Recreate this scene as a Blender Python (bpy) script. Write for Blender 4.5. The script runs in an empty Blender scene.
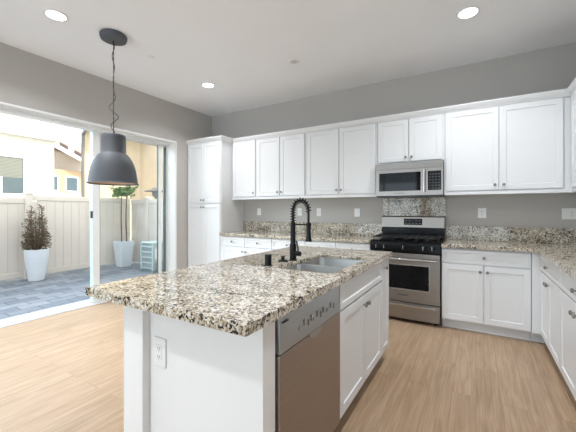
import bpy, bmesh, math, random
from mathutils import Vector, Matrix
random.seed(7)
S = bpy.context.scene
COL = S.collection

# ------------------------------------------------------------------ camera, sky, sun, added fill lamps, exposure
CAM_H = 1.275
cam_d = bpy.data.cameras.new('camera')
cam = bpy.data.objects.new('camera', cam_d); COL.objects.link(cam)
cam.location = (0, 0, CAM_H)
cam.rotation_euler = (math.radians(90), 0, math.radians(30.75))
cam_d.sensor_width = 36.0
cam_d.lens = 36.0 * 316 / 576
cam_d.shift_y = -6.0 / 576
cam_d.clip_start = 0.05
S.camera = cam

w = bpy.data.worlds.new('sky'); S.world = w; w.use_nodes = True
nt = w.node_tree; nt.nodes.clear()
wo = nt.nodes.new('ShaderNodeOutputWorld'); bg = nt.nodes.new('ShaderNodeBackground')
# bright hazy sky, brightest high over the patio side
SKY_BASE, SKY_GLOW = 1.2, 9.6
tc = nt.nodes.new('ShaderNodeTexCoord'); dt = nt.nodes.new('ShaderNodeVectorMath'); dt.operation = 'DOT_PRODUCT'
dt.inputs[1].default_value = Vector((-.80, -.38, .40)).normalized()
nt.links.new(tc.outputs['Generated'], dt.inputs[0])
mr = nt.nodes.new('ShaderNodeMapRange'); mr.interpolation_type = 'SMOOTHSTEP'
mr.inputs['From Min'].default_value = .78; mr.inputs['From Max'].default_value = .98
mr.inputs['To Min'].default_value = SKY_BASE; mr.inputs['To Max'].default_value = SKY_BASE+SKY_GLOW
nt.links.new(dt.outputs['Value'], mr.inputs['Value'])
bg.inputs[0].default_value = (0.75, 0.89, 1.0, 1)
nt.links.new(mr.outputs[0], bg.inputs[1]); nt.links.new(bg.outputs[0], wo.inputs[0])

sun_d = bpy.data.lights.new('sun', 'SUN'); sun_d.energy = 2.6; sun_d.angle = 0.01; sun_d.color = (1, .95, .86)
sun = bpy.data.objects.new('sun', sun_d); COL.objects.link(sun)
sun.rotation_euler = Vector((-.62, -.10, -.78)).to_track_quat('-Z', 'Y').to_euler()

def area(name, loc, direction, sx, sy, energy, color):
    d = bpy.data.lights.new(name, 'AREA'); d.shape = 'RECTANGLE'; d.size = sx; d.size_y = sy
    d.energy = energy; d.color = color
    o = bpy.data.objects.new(name, d); COL.objects.link(o); o.location = loc
    o.rotation_euler = Vector(direction).to_track_quat('-Z', 'Y').to_euler()
    return o
# fill lamps added outside the two big assumed windows behind the camera, tilted upward
area('window_daylight', (-2.85, -3.80, 1.35), (0, 1, .85), 2.3, 2.5, 34, (.76, .89, 1))
area('window_daylight', (-.25, -3.80, 1.35), (0, 1, .95), 2.3, 2.5, 15, (.76, .89, 1))

vs = S.view_settings
vs.view_transform = 'Standard'; vs.look = 'None'; vs.gamma = 1; vs.use_curve_mapping = False
vs.exposure = 0.92
DOWNLIGHT_W = 9

# ------------------------------------------------------------------ materials
def srgb(r, g, b):
    f = lambda c: (c/255)/12.92 if c/255 <= .04045 else (((c/255)+.055)/1.055)**2.4
    return (f(r), f(g), f(b), 1)

def new_mat(name):
    m = bpy.data.materials.new(name); m.use_nodes = True
    n = m.node_tree; b = n.nodes['Principled BSDF']
    return m, n, b

def coords(n, scale=(1, 1, 1), rot=(0, 0, 0), src='Object'):
    tc = n.nodes.new('ShaderNodeTexCoord'); mp = n.nodes.new('ShaderNodeMapping')
    mp.inputs['Scale'].default_value = scale; mp.inputs['Rotation'].default_value = rot
    n.links.new(tc.outputs[src], mp.inputs[0])
    return mp.outputs[0]

def noise(n, vec, scale, detail=3, rough=.5):
    t = n.nodes.new('ShaderNodeTexNoise'); t.inputs['Scale'].default_value = scale
    t.inputs['Detail'].default_value = detail; t.inputs['Roughness'].default_value = rough
    n.links.new(vec, t.inputs['Vector']); return t

def ramp(n, fac, stops, mode='LINEAR'):
    r = n.nodes.new('ShaderNodeValToRGB'); r.color_ramp.interpolation = mode
    e = r.color_ramp.elements
    e[0].position, e[0].color = stops[0]; e[1].position, e[1].color = stops[-1]
    for p, c in stops[1:-1]:
        q = e.new(p); q.color = c
    n.links.new(fac, r.inputs[0]); return r.outputs[0]

def mix(n, fac, a, b, mode='MIX'):
    x = n.nodes.new('ShaderNodeMix'); x.data_type = 'RGBA'; x.blend_type = mode
    for v, i in ((fac, 0), (a, 6), (b, 7)):
        if hasattr(v, 'links') or isinstance(v, bpy.types.NodeSocket): n.links.new(v, x.inputs[i])
        else: x.inputs[i].default_value = v
    return x.outputs[2]

def bump(n, b, h, strength=.2, dist=.01):
    x = n.nodes.new('ShaderNodeBump'); x.inputs['Strength'].default_value = strength
    x.inputs['Distance'].default_value = dist
    n.links.new(h, x.inputs['Height']); n.links.new(x.outputs[0], b.inputs['Normal'])

def paint(name, col, rough=.5, var=.03, scale=6, metal=0, bumpy=0, spec=None):
    m, n, b = new_mat(name)
    v = coords(n)
    t = noise(n, v, scale, 4)
    lo = tuple(c*(1-var) for c in col[:3])+(1,); hi = tuple(min(1, c*(1+var)) for c in col[:3])+(1,)
    n.links.new(ramp(n, t.outputs[0], [(.3, lo), (.7, hi)]), b.inputs['Base Color'])
    b.inputs['Roughness'].default_value = rough; b.inputs['Metallic'].default_value = metal
    if spec is not None: b.inputs['Specular IOR Level'].default_value = spec
    if bumpy:
        t2 = noise(n, v, 220, 2); bump(n, b, t2.outputs[0], bumpy, .002)
    return m

M = {}
M['wall'] = paint('greige_wall_paint', srgb(188, 184, 179), .75, .012, 2, bumpy=.12)
M['ceiling'] = paint('ceiling_paint', srgb(245, 246, 248), .85, .01, 2, bumpy=.1)
M['trim'] = paint('white_trim_paint', srgb(240, 240, 239), .4, .01)
M['cab'] = paint('white_cabinet_paint', srgb(229, 230, 231), .36, .008, 3)
M['panel'] = paint('white_panel_paint', srgb(240, 239, 238), .45, .008, 3)
M['plate'] = paint('white_plastic', srgb(240, 240, 238), .3, .01)
M['slot'] = paint('dark_slot', srgb(60, 58, 56), .5, .02)
M['vinyl'] = paint('white_vinyl', srgb(238, 240, 240), .35, .01)
M['track'] = paint('track_vinyl', srgb(232, 233, 233), .4, .02)
M['gasket'] = paint('grey_gasket', srgb(105, 122, 124), .5, .02)
M['seal'] = paint('pale_teal_edge_seal', srgb(186, 204, 204), .5, .02)  # teal reflection on the unlit panel edge, put into the colour
M['black_metal'] = paint('matte_black_metal', srgb(13, 13, 14), .4, .05, 30, spec=.3)
M['black_plastic'] = paint('black_plastic', srgb(16, 16, 17), .3, .05, 30)
M['black_enamel'] = paint('black_enamel', srgb(6, 6, 7), .22, .05, 30, spec=.18)
M['iron'] = paint('cast_iron', srgb(26, 25, 25), .55, .1, 60)
M['nickel'] = paint('satin_nickel', srgb(150, 146, 140), .28, .03, 20, metal=1)
M['chrome'] = paint('polished_chrome', srgb(205, 205, 205), .12, .02, 20, metal=1)
M['graphite'] = paint('dark_grey_lacquer', srgb(86, 89, 94), .62, .03, 10)
M['shade_in'] = paint('pale_inner_lacquer', srgb(222, 196, 178), .6, .02, 10)  # white lining, with the warm light on it put into the colour
M['cable'] = paint('black_cable', srgb(40, 39, 39), .5, .05, 40)
M['fence'] = paint('cream_vinyl_fence', srgb(216, 205, 195), .55, .02, 3)
M['stucco_white'] = paint('white_stucco', srgb(236, 229, 216), .9, .04, 5, bumpy=.3)
M['stucco_beige'] = paint('beige_stucco', srgb(226, 204, 176), .9, .05, 4, bumpy=.3)
M['stucco_tan'] = paint('tan_stucco', srgb(205, 172, 136), .9, .05, 4, bumpy=.3)
M['pot'] = paint('pale_grey_glazed_pot', srgb(214, 217, 222), .35, .03, 5)
M['ac'] = paint('pale_green_grey_metal', srgb(178, 190, 188), .45, .03, 6)
M['ac_dark'] = paint('dark_coil', srgb(110, 124, 126), .6, .05, 20)
M['soil'] = paint('dark_soil', srgb(70, 55, 42), .95, .3, 40)
M['bark'] = paint('brown_bark', srgb(104, 84, 66), .9, .25, 30)
M['gutter'] = paint('grey_gutter', srgb(120, 118, 114), .5, .05, 10)
M['heater'] = paint('bronze_heater_metal', srgb(112, 110, 106), .4, .05, 10)

def leaf_mat(name, c1, c2):
    m, n, b = new_mat(name)
    t = noise(n, coords(n), 14, 2)
    n.links.new(ramp(n, t.outputs[0], [(.35, c1), (.65, c2)]), b.inputs['Base Color'])
    b.inputs['Roughness'].default_value = .5
    return m
M['leaf_red'] = leaf_mat('bronze_green_leaves', srgb(118, 78, 70), srgb(112, 116, 84))
M['leaf_green'] = leaf_mat('fresh_green_leaves', srgb(74, 104, 52), srgb(122, 150, 84))

def steel(name, col, rough=.28, axis='x', var=.05):
    m, n, b = new_mat(name)
    sc = {'x': (2, 260, 260), 'z': (260, 260, 2), 'y': (260, 2, 260)}[axis]
    t = noise(n, coords(n, sc), 1.0, 3)
    lo = tuple(c*(1-var) for c in col[:3])+(1,); hi = tuple(c*(1+var) for c in col[:3])+(1,)
    n.links.new(ramp(n, t.outputs[0], [(.3, lo), (.7, hi)]), b.inputs['Base Color'])
    b.inputs['Metallic'].default_value = 1; b.inputs['Roughness'].default_value = rough
    bump(n, b, t.outputs[0], .04, .001)
    return m
M['steel'] = steel('brushed_steel', srgb(150, 143, 137), .34)
M['steel_bright'] = steel('bright_brushed_steel', srgb(182, 178, 173), .24)
M['steel_dw'] = steel('brushed_steel_warm', srgb(166, 158, 151), .34, 'y')
M['steel_dw_band'] = steel('brushed_steel_cool', srgb(176, 178, 178), .36, 'y')
M['sink'] = steel('sink_steel', srgb(208, 208, 207), .28, 'y')

def black_glass():
    m, n, b = new_mat('black_glass')
    t = noise(n, coords(n), 3, 2)
    n.links.new(ramp(n, t.outputs[0], [(.3, (.004, .004, .005, 1)), (.7, (.008, .008, .009, 1))]), b.inputs['Base Color'])
    b.inputs['Roughness'].default_value = .05; b.inputs['Specular IOR Level'].default_value = .2
    return m
M['black_glass'] = black_glass()

def pane(name, tint, refl):
    m = bpy.data.materials.new(name); m.use_nodes = True
    n = m.node_tree; n.nodes.clear()
    o = n.nodes.new('ShaderNodeOutputMaterial'); mx = n.nodes.new('ShaderNodeMixShader')
    t = n.nodes.new('ShaderNodeBsdfTransparent'); g = n.nodes.new('ShaderNodeBsdfGlossy')
    t.inputs[0].default_value = tint; g.inputs['Roughness'].default_value = .01
    fr = n.nodes.new('ShaderNodeFresnel'); fr.inputs[0].default_value = refl
    n.links.new(fr.outputs[0], mx.inputs[0]); n.links.new(t.outputs[0], mx.inputs[1]); n.links.new(g.outputs[0], mx.inputs[2])
    n.links.new(mx.outputs[0], o.inputs[0])
    return m
M['glass'] = pane('door_glass', (.975, .985, .985, 1), 1.3)

def emit(name, col, s):
    m, n, b = new_mat(name)
    b.inputs['Base Color'].default_value = col
    b.inputs['Emission Color'].default_value = col; b.inputs['Emission Strength'].default_value = s
    return m
M['lamp'] = emit('lit_diffuser', (1, .98, .95, 1), 6)

def floor_mat():
    m, n, b = new_mat('oak_plank_floor')
    v = coords(n, (1, 1, 1), (0, 0, math.radians(90)))
    br = n.nodes.new('ShaderNodeTexBrick')
    br.inputs['Scale'].default_value = 1; br.inputs['Brick Width'].default_value = 1.25
    br.inputs['Row Height'].default_value = .145; br.inputs['Mortar Size'].default_value = .0012
    br.inputs['Mortar Smooth'].default_value = .2; br.inputs['Bias'].default_value = 0
    br.offset = .37
    br.inputs['Color1'].default_value = (0, 0, 0, 1); br.inputs['Color2'].default_value = (1, 1, 1, 1)
    br.inputs['Mortar'].default_value = (.5, .5, .5, 1)
    n.links.new(v, br.inputs['Vector'])
    # per-plank shift of the grain
    tc = n.nodes.new('ShaderNodeTexCoord'); sc = n.nodes.new('ShaderNodeVectorMath'); sc.operation = 'MULTIPLY'
    sc.inputs[1].default_value = (13, 1.1, 1); n.links.new(tc.outputs['Object'], sc.inputs[0])
    ad = n.nodes.new('ShaderNodeVectorMath'); ad.operation = 'ADD'
    off = n.nodes.new('ShaderNodeVectorMath'); off.operation = 'SCALE'; off.inputs['Scale'].default_value = 37
    n.links.new(br.outputs['Color'], off.inputs[0])
    n.links.new(sc.outputs[0], ad.inputs[0]); n.links.new(off.outputs[0], ad.inputs[1])
    g1 = noise(n, ad.outputs[0], 1.6, 5, .6); g1.inputs['Distortion'].default_value = 1.4
    sc2 = n.nodes.new('ShaderNodeVectorMath'); sc2.operation = 'MULTIPLY'; sc2.inputs[1].default_value = (6, 1.2, 1)
    n.links.new(ad.outputs[0], sc2.inputs[0])
    g2 = noise(n, sc2.outputs[0], 1.5, 3, .6)
    base = ramp(n, g1.outputs[0], [(.25, srgb(160, 132, 104)), (.5, srgb(180, 152, 124)), (.75, srgb(193, 166, 138))])
    fine = ramp(n, g2.outputs[0], [(.3, (.70, .67, .64, 1)), (.62, (1, 1, 1, 1))])
    c = mix(n, .75, base, fine, 'MULTIPLY')
    tone = ramp(n, br.outputs['Color'], [(0, (.93, .92, .91, 1)), (1, (1.0, 1.0, 1.0, 1))])
    c = mix(n, 1.0, c, tone, 'MULTIPLY')
    c = mix(n, br.outputs['Fac'], c, srgb(140, 104, 74))
    n.links.new(c, b.inputs['Base Color'])
    b.inputs['Roughness'].default_value = .36
    bump(n, b, g2.outputs[0], .03, .002)
    return m
M['floor'] = floor_mat()

def granite():
    m, n, b = new_mat('speckled_granite')
    v = coords(n)
    warp = noise(n, v, 40, 2)
    av = n.nodes.new('ShaderNodeVectorMath'); av.operation = 'MULTIPLY_ADD'
    av.inputs[1].default_value = (.022, .022, .022)
    n.links.new(warp.outputs['Color'], av.inputs[0]); n.links.new(v, av.inputs[2])
    def cells(scale):
        vo = n.nodes.new('ShaderNodeTexVoronoi'); vo.inputs['Scale'].default_value = scale
        n.links.new(av.outputs[0], vo.inputs['Vector'])
        sp = n.nodes.new('ShaderNodeSeparateColor'); n.links.new(vo.outputs['Color'], sp.inputs[0])
        return sp
    cl = noise(n, v, 11, 3)
    def shifted(sock, amt):
        a = n.nodes.new('ShaderNodeMath'); a.operation = 'MULTIPLY_ADD'; a.inputs[1].default_value = amt; a.inputs[2].default_value = -amt/2
        n.links.new(cl.outputs[0], a.inputs[0])
        t = n.nodes.new('ShaderNodeMath'); t.operation = 'ADD'; n.links.new(sock, t.inputs[0]); n.links.new(a.outputs[0], t.inputs[1])
        return t.outputs[0]
    g0 = noise(n, v, 46, 3)
    ground = ramp(n, g0.outputs[0], [(.36, srgb(170, 157, 136)), (.5, srgb(198, 189, 172)), (.64, srgb(216, 209, 196))])
    f1 = cells(140)
    tone = ramp(n, shifted(f1.outputs[0], .8), [(0, srgb(44, 38, 34)), (.09, srgb(112, 94, 76)), (.24, srgb(168, 150, 124)), (.38, srgb(255, 255, 255)), (.88, srgb(228, 224, 214))], 'CONSTANT')
    keep = ramp(n, shifted(f1.outputs[0], .8), [(0, (1, 1, 1, 1)), (.38, (0, 0, 0, 1)), (.88, (1, 1, 1, 1))], 'CONSTANT')
    c = mix(n, keep, ground, tone)
    f2 = cells(80)
    dark = ramp(n, shifted(f2.outputs[1], .7), [(0, (1, 1, 1, 1)), (.05, (0, 0, 0, 1)), (1, (0, 0, 0, 1))], 'CONSTANT')
    c = mix(n, dark, c, srgb(46, 41, 39))
    n.links.new(c, b.inputs['Base Color'])
    b.inputs['Roughness'].default_value = .025
    b.inputs['Specular IOR Level'].default_value = .4
    return m
M['granite'] = granite()

def paver():
    m, n, b = new_mat('blue_grey_pavers')
    v = coords(n)
    br = n.nodes.new('ShaderNodeTexBrick'); br.inputs['Scale'].default_value = 1
    br.inputs['Brick Width'].default_value = .36; br.inputs['Row Height'].default_value = .2
    br.inputs['Mortar Size'].default_value = .006
    br.inputs['Color1'].default_value = srgb(112, 118, 128); br.inputs['Color2'].default_value = srgb(146, 148, 153)
    br.inputs['Mortar'].default_value = srgb(74, 78, 84)
    n.links.new(coords(n, (1, 1, 1), (0, 0, math.radians(90))), br.inputs['Vector'])
    t = noise(n, v, 7, 4)
    c = mix(n, .5, br.outputs['Color'], ramp(n, t.outputs[0], [(.3, (.7, .72, .78, 1)), (.7, (1, 1, 1, 1))]), 'MULTIPLY')
    n.links.new(c, b.inputs['Base Color']); b.inputs['Roughness'].default_value = .8
    inv = n.nodes.new('ShaderNodeMath'); inv.operation = 'SUBTRACT'; inv.inputs[0].default_value = 1
    n.links.new(br.outputs['Fac'], inv.inputs[1]); bump(n, b, inv.outputs[0], .5, .006)
    return m
M['paver'] = paver()

def tile_roof():
    m, n, b = new_mat('clay_roof_tiles')
    br = n.nodes.new('ShaderNodeTexBrick'); br.inputs['Scale'].default_value = 1
    br.inputs['Brick Width'].default_value = .3; br.inputs['Row Height'].default_value = .36
    br.inputs['Mortar Size'].default_value = .03
    br.inputs['Color1'].default_value = srgb(176, 140, 122); br.inputs['Color2'].default_value = srgb(214, 190, 174)
    br.inputs['Mortar'].default_value = srgb(98, 84, 78)
    n.links.new(coords(n), br.inputs['Vector'])
    n.links.new(br.outputs['Color'], b.inputs['Base Color']); b.inputs['Roughness'].default_value = .85
    return m
M['tiles'] = tile_roof()

def blind_mat():
    m, n, b = new_mat('slatted_blind')
    wv = n.nodes.new('ShaderNodeTexWave'); wv.bands_direction = 'Z'; wv.inputs['Scale'].default_value = 9
    n.links.new(coords(n), wv.inputs['Vector'])
    n.links.new(ramp(n, wv.outputs[0], [(.2, srgb(112, 112, 102)), (.8, srgb(146, 144, 132))]), b.inputs['Base Color'])
    return m
M['blind'] = blind_mat()
M['knob_black'] = paint('black_knob', srgb(12, 12, 13), .35, .05, 30, spec=.25)
M['pane_far'] = paint('grey_teal_window_glass', srgb(92, 104, 108), .15, .05, 3)  # outdoor reflection put into the grey-teal base colour of the panes

# ------------------------------------------------------------------ mesh helpers
class MB:
    """Collects shapes into one mesh; T maps local coordinates to world."""
    def __init__(s, T=None):
        s.bm = bmesh.new(); s.T = T
    def v(s, p):
        p = Vector(p)
        return s.bm.verts.new(s.T @ p if s.T is not None else p)
    def face(s, vs):
        try: return s.bm.faces.new(vs)
        except ValueError: return None
    def box(s, a, b):
        (x0, y0, z0), (x1, y1, z1) = a, b
        p = [s.v(q) for q in ((x0,y0,z0),(x1,y0,z0),(x1,y1,z0),(x0,y1,z0),(x0,y0,z1),(x1,y0,z1),(x1,y1,z1),(x0,y1,z1))]
        for f in ((0,3,2,1),(4,5,6,7),(0,1,5,4),(1,2,6,5),(2,3,7,6),(3,0,4,7)): s.face([p[i] for i in f])
        return s
    def taper(s, c, r0, r1, z0, z1):
        p = []
        for z, (rx, ry) in ((z0, r0), (z1, r1)):
            p += [s.v((c[0]+sx*rx, c[1]+sy*ry, z)) for sx, sy in ((-1,-1),(1,-1),(1,1),(-1,1))]
        for f in ((0,3,2,1),(4,5,6,7),(0,1,5,4),(1,2,6,5),(2,3,7,6),(3,0,4,7)): s.face([p[i] for i in f])
        return s
    def prism(s, poly, z0, z1):
        a = [s.v((x, y, z0)) for x, y in poly]; b = [s.v((x, y, z1)) for x, y in poly]
        k = len(poly)
        s.face(a[::-1]); s.face(b)
        for i in range(k): s.face([a[i], a[(i+1) % k], b[(i+1) % k], b[i]])
        return s
    def extrude(s, pts, vec):
        """flat polygon of 3D points pushed along vec"""
        vec = Vector(vec)
        a = [s.v(p) for p in pts]; b = [s.v(Vector(p)+vec) for p in pts]; k = len(pts)
        s.face(a[::-1]); s.face(b)
        for i in range(k): s.face([a[i], a[(i+1) % k], b[(i+1) % k], b[i]])
        return s
    def lathe(s, prof, c=(0,0,0), axis='z', n=24, close=True):
        rings = []
        for r, h in prof:
            ring = []
            for i in range(n):
                t = 2*math.pi*i/n; a, b = r*math.cos(t), r*math.sin(t)
                q = {'z': (a, b, h), 'y': (a, h, b), 'x': (h, a, b)}[axis]
                ring.append(s.v((c[0]+q[0], c[1]+q[1], c[2]+q[2])))
            rings.append(ring)
        for A, B in zip(rings, rings[1:]):
            for i in range(n): s.face([A[i], A[(i+1) % n], B[(i+1) % n], B[i]])
        if close: s.face(rings[0][::-1]); s.face(rings[-1])
        return s
    def cyl(s, c, r, h0, h1, axis='z', n=20): return s.lathe([(r, h0), (r, h1)], c, axis, n)
    def tube(s, pts, r, n=8):
        pts = [Vector(p) for p in pts]; rings = []
        rr = r if isinstance(r, (list, tuple)) else [r]*len(pts)
        up = None
        for i, p in enumerate(pts):
            d = (pts[min(i+1, len(pts)-1)]-pts[max(i-1, 0)]).normalized()
            if up is None:
                up = Vector((0,0,1)) if abs(d.z) < .9 else Vector((1,0,0))
            a = d.cross(up).normalized(); b = a.cross(d).normalized(); up = b
            rings.append([s.v(p + a*rr[i]*math.cos(2*math.pi*k/n) + b*rr[i]*math.sin(2*math.pi*k/n)) for k in range(n)])
        for A, B in zip(rings, rings[1:]):
            for k in range(n): s.face([A[k], A[(k+1) % n], B[(k+1) % n], B[k]])
        s.face(rings[0][::-1]); s.face(rings[-1])
        return s
    def shaker(s, u0, u1, z0, z1, t=.02, rail=.055, rec=.007, d=0):
        """framed front: front plane at local y=d, body behind it"""
        def loop(i, y): return [s.v((u0+i, y, z0+i)), s.v((u1-i, y, z0+i)), s.v((u1-i, y, z1-i)), s.v((u0+i, y, z1-i))]
        e = .0018
        L = [loop(0, d-t), loop(0, d-e), loop(e, d), loop(rail, d), loop(rail+.004, d-rec)]
        s.face(L[0])
        for A, B in zip(L, L[1:]):
            for i in range(4): s.face([A[i], A[(i+1) % 4], B[(i+1) % 4], B[i]])
        s.face(L[-1]); return s
    def leaf(s, p, size, ld):
        ld = ld.normalized(); side = ld.cross(Vector((random.gauss(0,1), random.gauss(0,1), random.gauss(0,1)))).normalized()
        nrm = ld.cross(side); L, W = size, size*.42
        a = s.v(p); b = s.v(p+ld*L*.5+side*W*.5+nrm*W*.15); c = s.v(p+ld*L); d = s.v(p+ld*L*.5-side*W*.5+nrm*W*.15)
        s.face([a, b, c]); s.face([a, c, d])
    def build(s, name, mat, parent=None, bevel=0, smooth=False, seg=2):
        bm = s.bm
        bmesh.ops.recalc_face_normals(bm, faces=bm.faces[:])
        off = origin(parent)
        if parent is None and len(bm.verts):
            xs = [v.co for v in bm.verts]
            off = Vector(((min(c.x for c in xs)+max(c.x for c in xs))/2, (min(c.y for c in xs)+max(c.y for c in xs))/2, min(c.z for c in xs)))
        if KEEP_WORLD and parent is None: off = Vector((0, 0, 0))
        for v in bm.verts: v.co -= off
        me = bpy.data.meshes.new(name); bm.to_mesh(me); bm.free()
        me.materials.append(mat)
        o = bpy.data.objects.new(name, me); COL.objects.link(o)
        if parent is not None: o.parent = parent
        else: o.location = off
        if smooth:
            me.polygons.foreach_set('use_smooth', [True]*len(me.polygons))
            try: me.set_sharp_from_angle(angle=math.radians(38))
            except Exception: pass
        if bevel:
            md = o.modifiers.new('bevel', 'BEVEL'); md.width = bevel; md.segments = seg; md.limit_method = 'ANGLE'; md.angle_limit = math.radians(40)
        return o
KEEP_WORLD = False
def origin(o):
    r = Vector((0, 0, 0))
    while o is not None:
        r += o.location; o = o.parent
    return r

def tag(o, label, cat, group=None, kind=None):
    o['label'] = label; o['category'] = cat
    if group: o['group'] = group
    if kind: o['kind'] = kind
    return o
def thing(name, label, cat, loc, group=None):
    o = bpy.data.objects.new(name, None); COL.objects.link(o); o.location = loc; o.empty_display_size = .1
    return tag(o, label, cat, group)
def struct(o): o['kind'] = 'structure'; return o

def frame(ox, oy, U, D):
    """local (u, d, z) -> world; U width direction, D outward direction"""
    return Matrix(((U[0], D[0], 0, ox), (U[1], D[1], 0, oy), (0, 0, 1, 0), (0, 0, 0, 1)))

# ------------------------------------------------------------------ key dimensions
XL, XR, YB, YF, ZC = -4.273, 1.125, 4.38, -3.5, 3.03
XO = -4.55                      # outer face of the left wall
CT0, CT1 = .874, .914           # worktop underside / top
FY = 3.775                      # front of base doors, back run
FX = .52                        # front of base doors, right run
UY = 4.05                       # front of wall-cabinet doors
DY0, DY1, DZ = -.45, 3.545, 2.395   # sliding-door opening

# ------------------------------------------------------------------ room shell
struct(MB().box((XL-.13, YF-.15, -.12), (XR+.15, YB+.15, 0)).build('floor', M['floor']))
bpy.data.objects['floor'].data.transform(Matrix.Translation(bpy.data.objects['floor'].location)); bpy.data.objects['floor'].location = (0, 0, 0)
struct(MB().box((XO, YF-.15, ZC), (XR+.15, YB+.15, ZC+.15)).build('ceiling', M['ceiling']))
struct(MB().box((XO, YB, 0), (XR+.15, YB+.15, ZC)).build('wall_back', M['wall']))
struct(MB().box((XR, YF, 0), (XR+.15, YB, ZC)).build('wall_right', M['wall']))
wl = MB()
wl.box((XO, YF, 0), (XL, DY0, ZC)); wl.box((XO, DY1, 0), (XL, YB, ZC)); wl.box((XO, DY0, DZ), (XL, DY1, ZC))
struct(wl.build('wall_left', M['wall']))
wf = MB()
ASSUMED_WIN = [(-4.0, -1.7), (-1.4, .9)]; WZ0, WZ1 = .12, 2.7  # two unseen windows, assumed here to let light in from behind the camera
xs = [XO, -4.0, -1.7, -1.4, .9, XR+.15]
for i in (0, 2, 4): wf.box((xs[i], YF-.15, 0), (xs[i+1], YF, ZC))
for a, b in ASSUMED_WIN:
    wf.box((a, YF-.15, 0), (b, YF, WZ0)); wf.box((a, YF-.15, WZ1), (b, YF, ZC))
struct(wf.build('wall_front', M['wall']))
for k, (a, b) in enumerate(ASSUMED_WIN):
    m = MB(); t = .05
    m.box((a, YF-.1, WZ0), (a+t, YF-.04, WZ1)); m.box((b-t, YF-.1, WZ0), (b, YF-.04, WZ1))
    m.box((a+t, YF-.1, WZ0), (b-t, YF-.04, WZ0+t)); m.box((a+t, YF-.1, WZ1-t), (b-t, YF-.04, WZ1))
    m.box(((a+b)/2-.025, YF-.1, WZ0+t), ((a+b)/2+.025, YF-.04, WZ1-t))
    m.box((a+t, YF-.095, 1.6), ((a+b)/2-.025, YF-.045, 1.64)); m.box(((a+b)/2+.025, YF-.095, 1.6), (b-t, YF-.045, 1.64))
    wn = struct(m.build('window_%d' % (k+1), M['vinyl']))  # frame of an assumed window, never in view
    MB().box((a+t, YF-.075, WZ0+t), (b-t, YF-.07, WZ1-t)).build('window_pane', M['glass'], wn)
# unseen upper storey and house block, added to shade the patio from the sun
struct(MB().box((XO-.02, -5, ZC+.16), (7, 11, 6.3)).build('wall_upper_storey', M['stucco_white']))
struct(MB().box((XO, YB+.16, -.12), (XR+.15, 11, ZC+.15)).build('wall_house_beyond', M['stucco_white']))

# baseboards
struct(MB().box((XL, DY1+.01, 0), (XL+.014, 3.74, .1)).build('baseboard_left', M['trim'], bevel=.003))

# sliding glass door: opening trim, frame, track, fixed panel, slid panel
m = MB()
m.box((XL-.002, DY0-.0, DZ-.012), (XL+.012, DY1+.012, DZ+.012)); m.box((XL-.002, DY1-.006, 0), (XL+.012, DY1+.012, DZ-.012))
struct(m.build('trim_1', M['trim'], bevel=.003))
x0, x1 = -4.545, -4.405
ZH = DZ-.043
m = MB()
m.box((x0, DY0, ZH), (x1, DY1, DZ)); m.box((x0, DY1-.013, .03), (x1, DY1, ZH)); m.box((x0, DY0, .03), (x1, DY0+.05, ZH))
d1 = struct(m.build('door_1', M['vinyl'], bevel=.004))
m = MB()   # white lining of the opening on the room side
m.box((x1+.001, DY1-.008, 0), (XL-.003, DY1, DZ)); m.box((x1+.001, DY0, DZ-.008), (XL-.003, DY1-.008, DZ))
m.build('jamb_lining', M['trim'], d1)
m = MB()   # track on the threshold
m.box((-4.66, DY0, -.03), (-4.40, DY1, .012))
for xx in (-4.64, -4.56, -4.50, -4.43): m.box((xx-.008, DY0, .012), (xx+.008, DY1, .026))
m.build('track', M['track'], d1)
def panel(y0, y1, xc, name, sr, gr):
    t = .022; s = .085; zt = ZH-.001; st = .024
    m = MB()
    m.box((xc-t, y0, .03), (xc+t, y0+s, zt)); m.box((xc-t, y1-sr, .03), (xc+t, y1, zt))
    m.box((xc-t, y0+s, .03), (xc+t, y1-sr, .13)); m.box((xc-t, y0+s, zt-st), (xc+t, y1-sr, zt))
    p = m.build(name, M['vinyl'], d1, bevel=.004)
    MB().box((xc-.004, y0+s-.005, .125), (xc+.004, y1-sr+.005, zt-st+.005)).build('glass', M['glass'], p)
    g = MB()
    g.box((xc-.014, y0+s, .13), (xc+.014, y0+s+.008, zt-st)); g.box((xc-.014, y1-sr-gr, .13), (xc+.014, y1-sr, zt-st))
    g.build('gasket', M['gasket'], p)
    MB().box((xc-t+.003, y0-.004, .035), (xc+t-.003, y0-.0005, zt)).build('edge_seal', M['seal'], p)  # strip added to carry the teal tone of the unlit edge
    return p
panel(2.33, 3.5305, -4.511, 'fixed_panel', .004, .036)
sp = panel(2.32, 3.40, -4.456, 'sliding_panel', .06, .006)
m = MB().box((-4.474, 2.300, 1.165), (-4.440, 2.3155, 1.262)); h = m.build('door_handle', M['black_plastic'], sp, bevel=.005); h['label'] = 'black pull handle'

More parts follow.
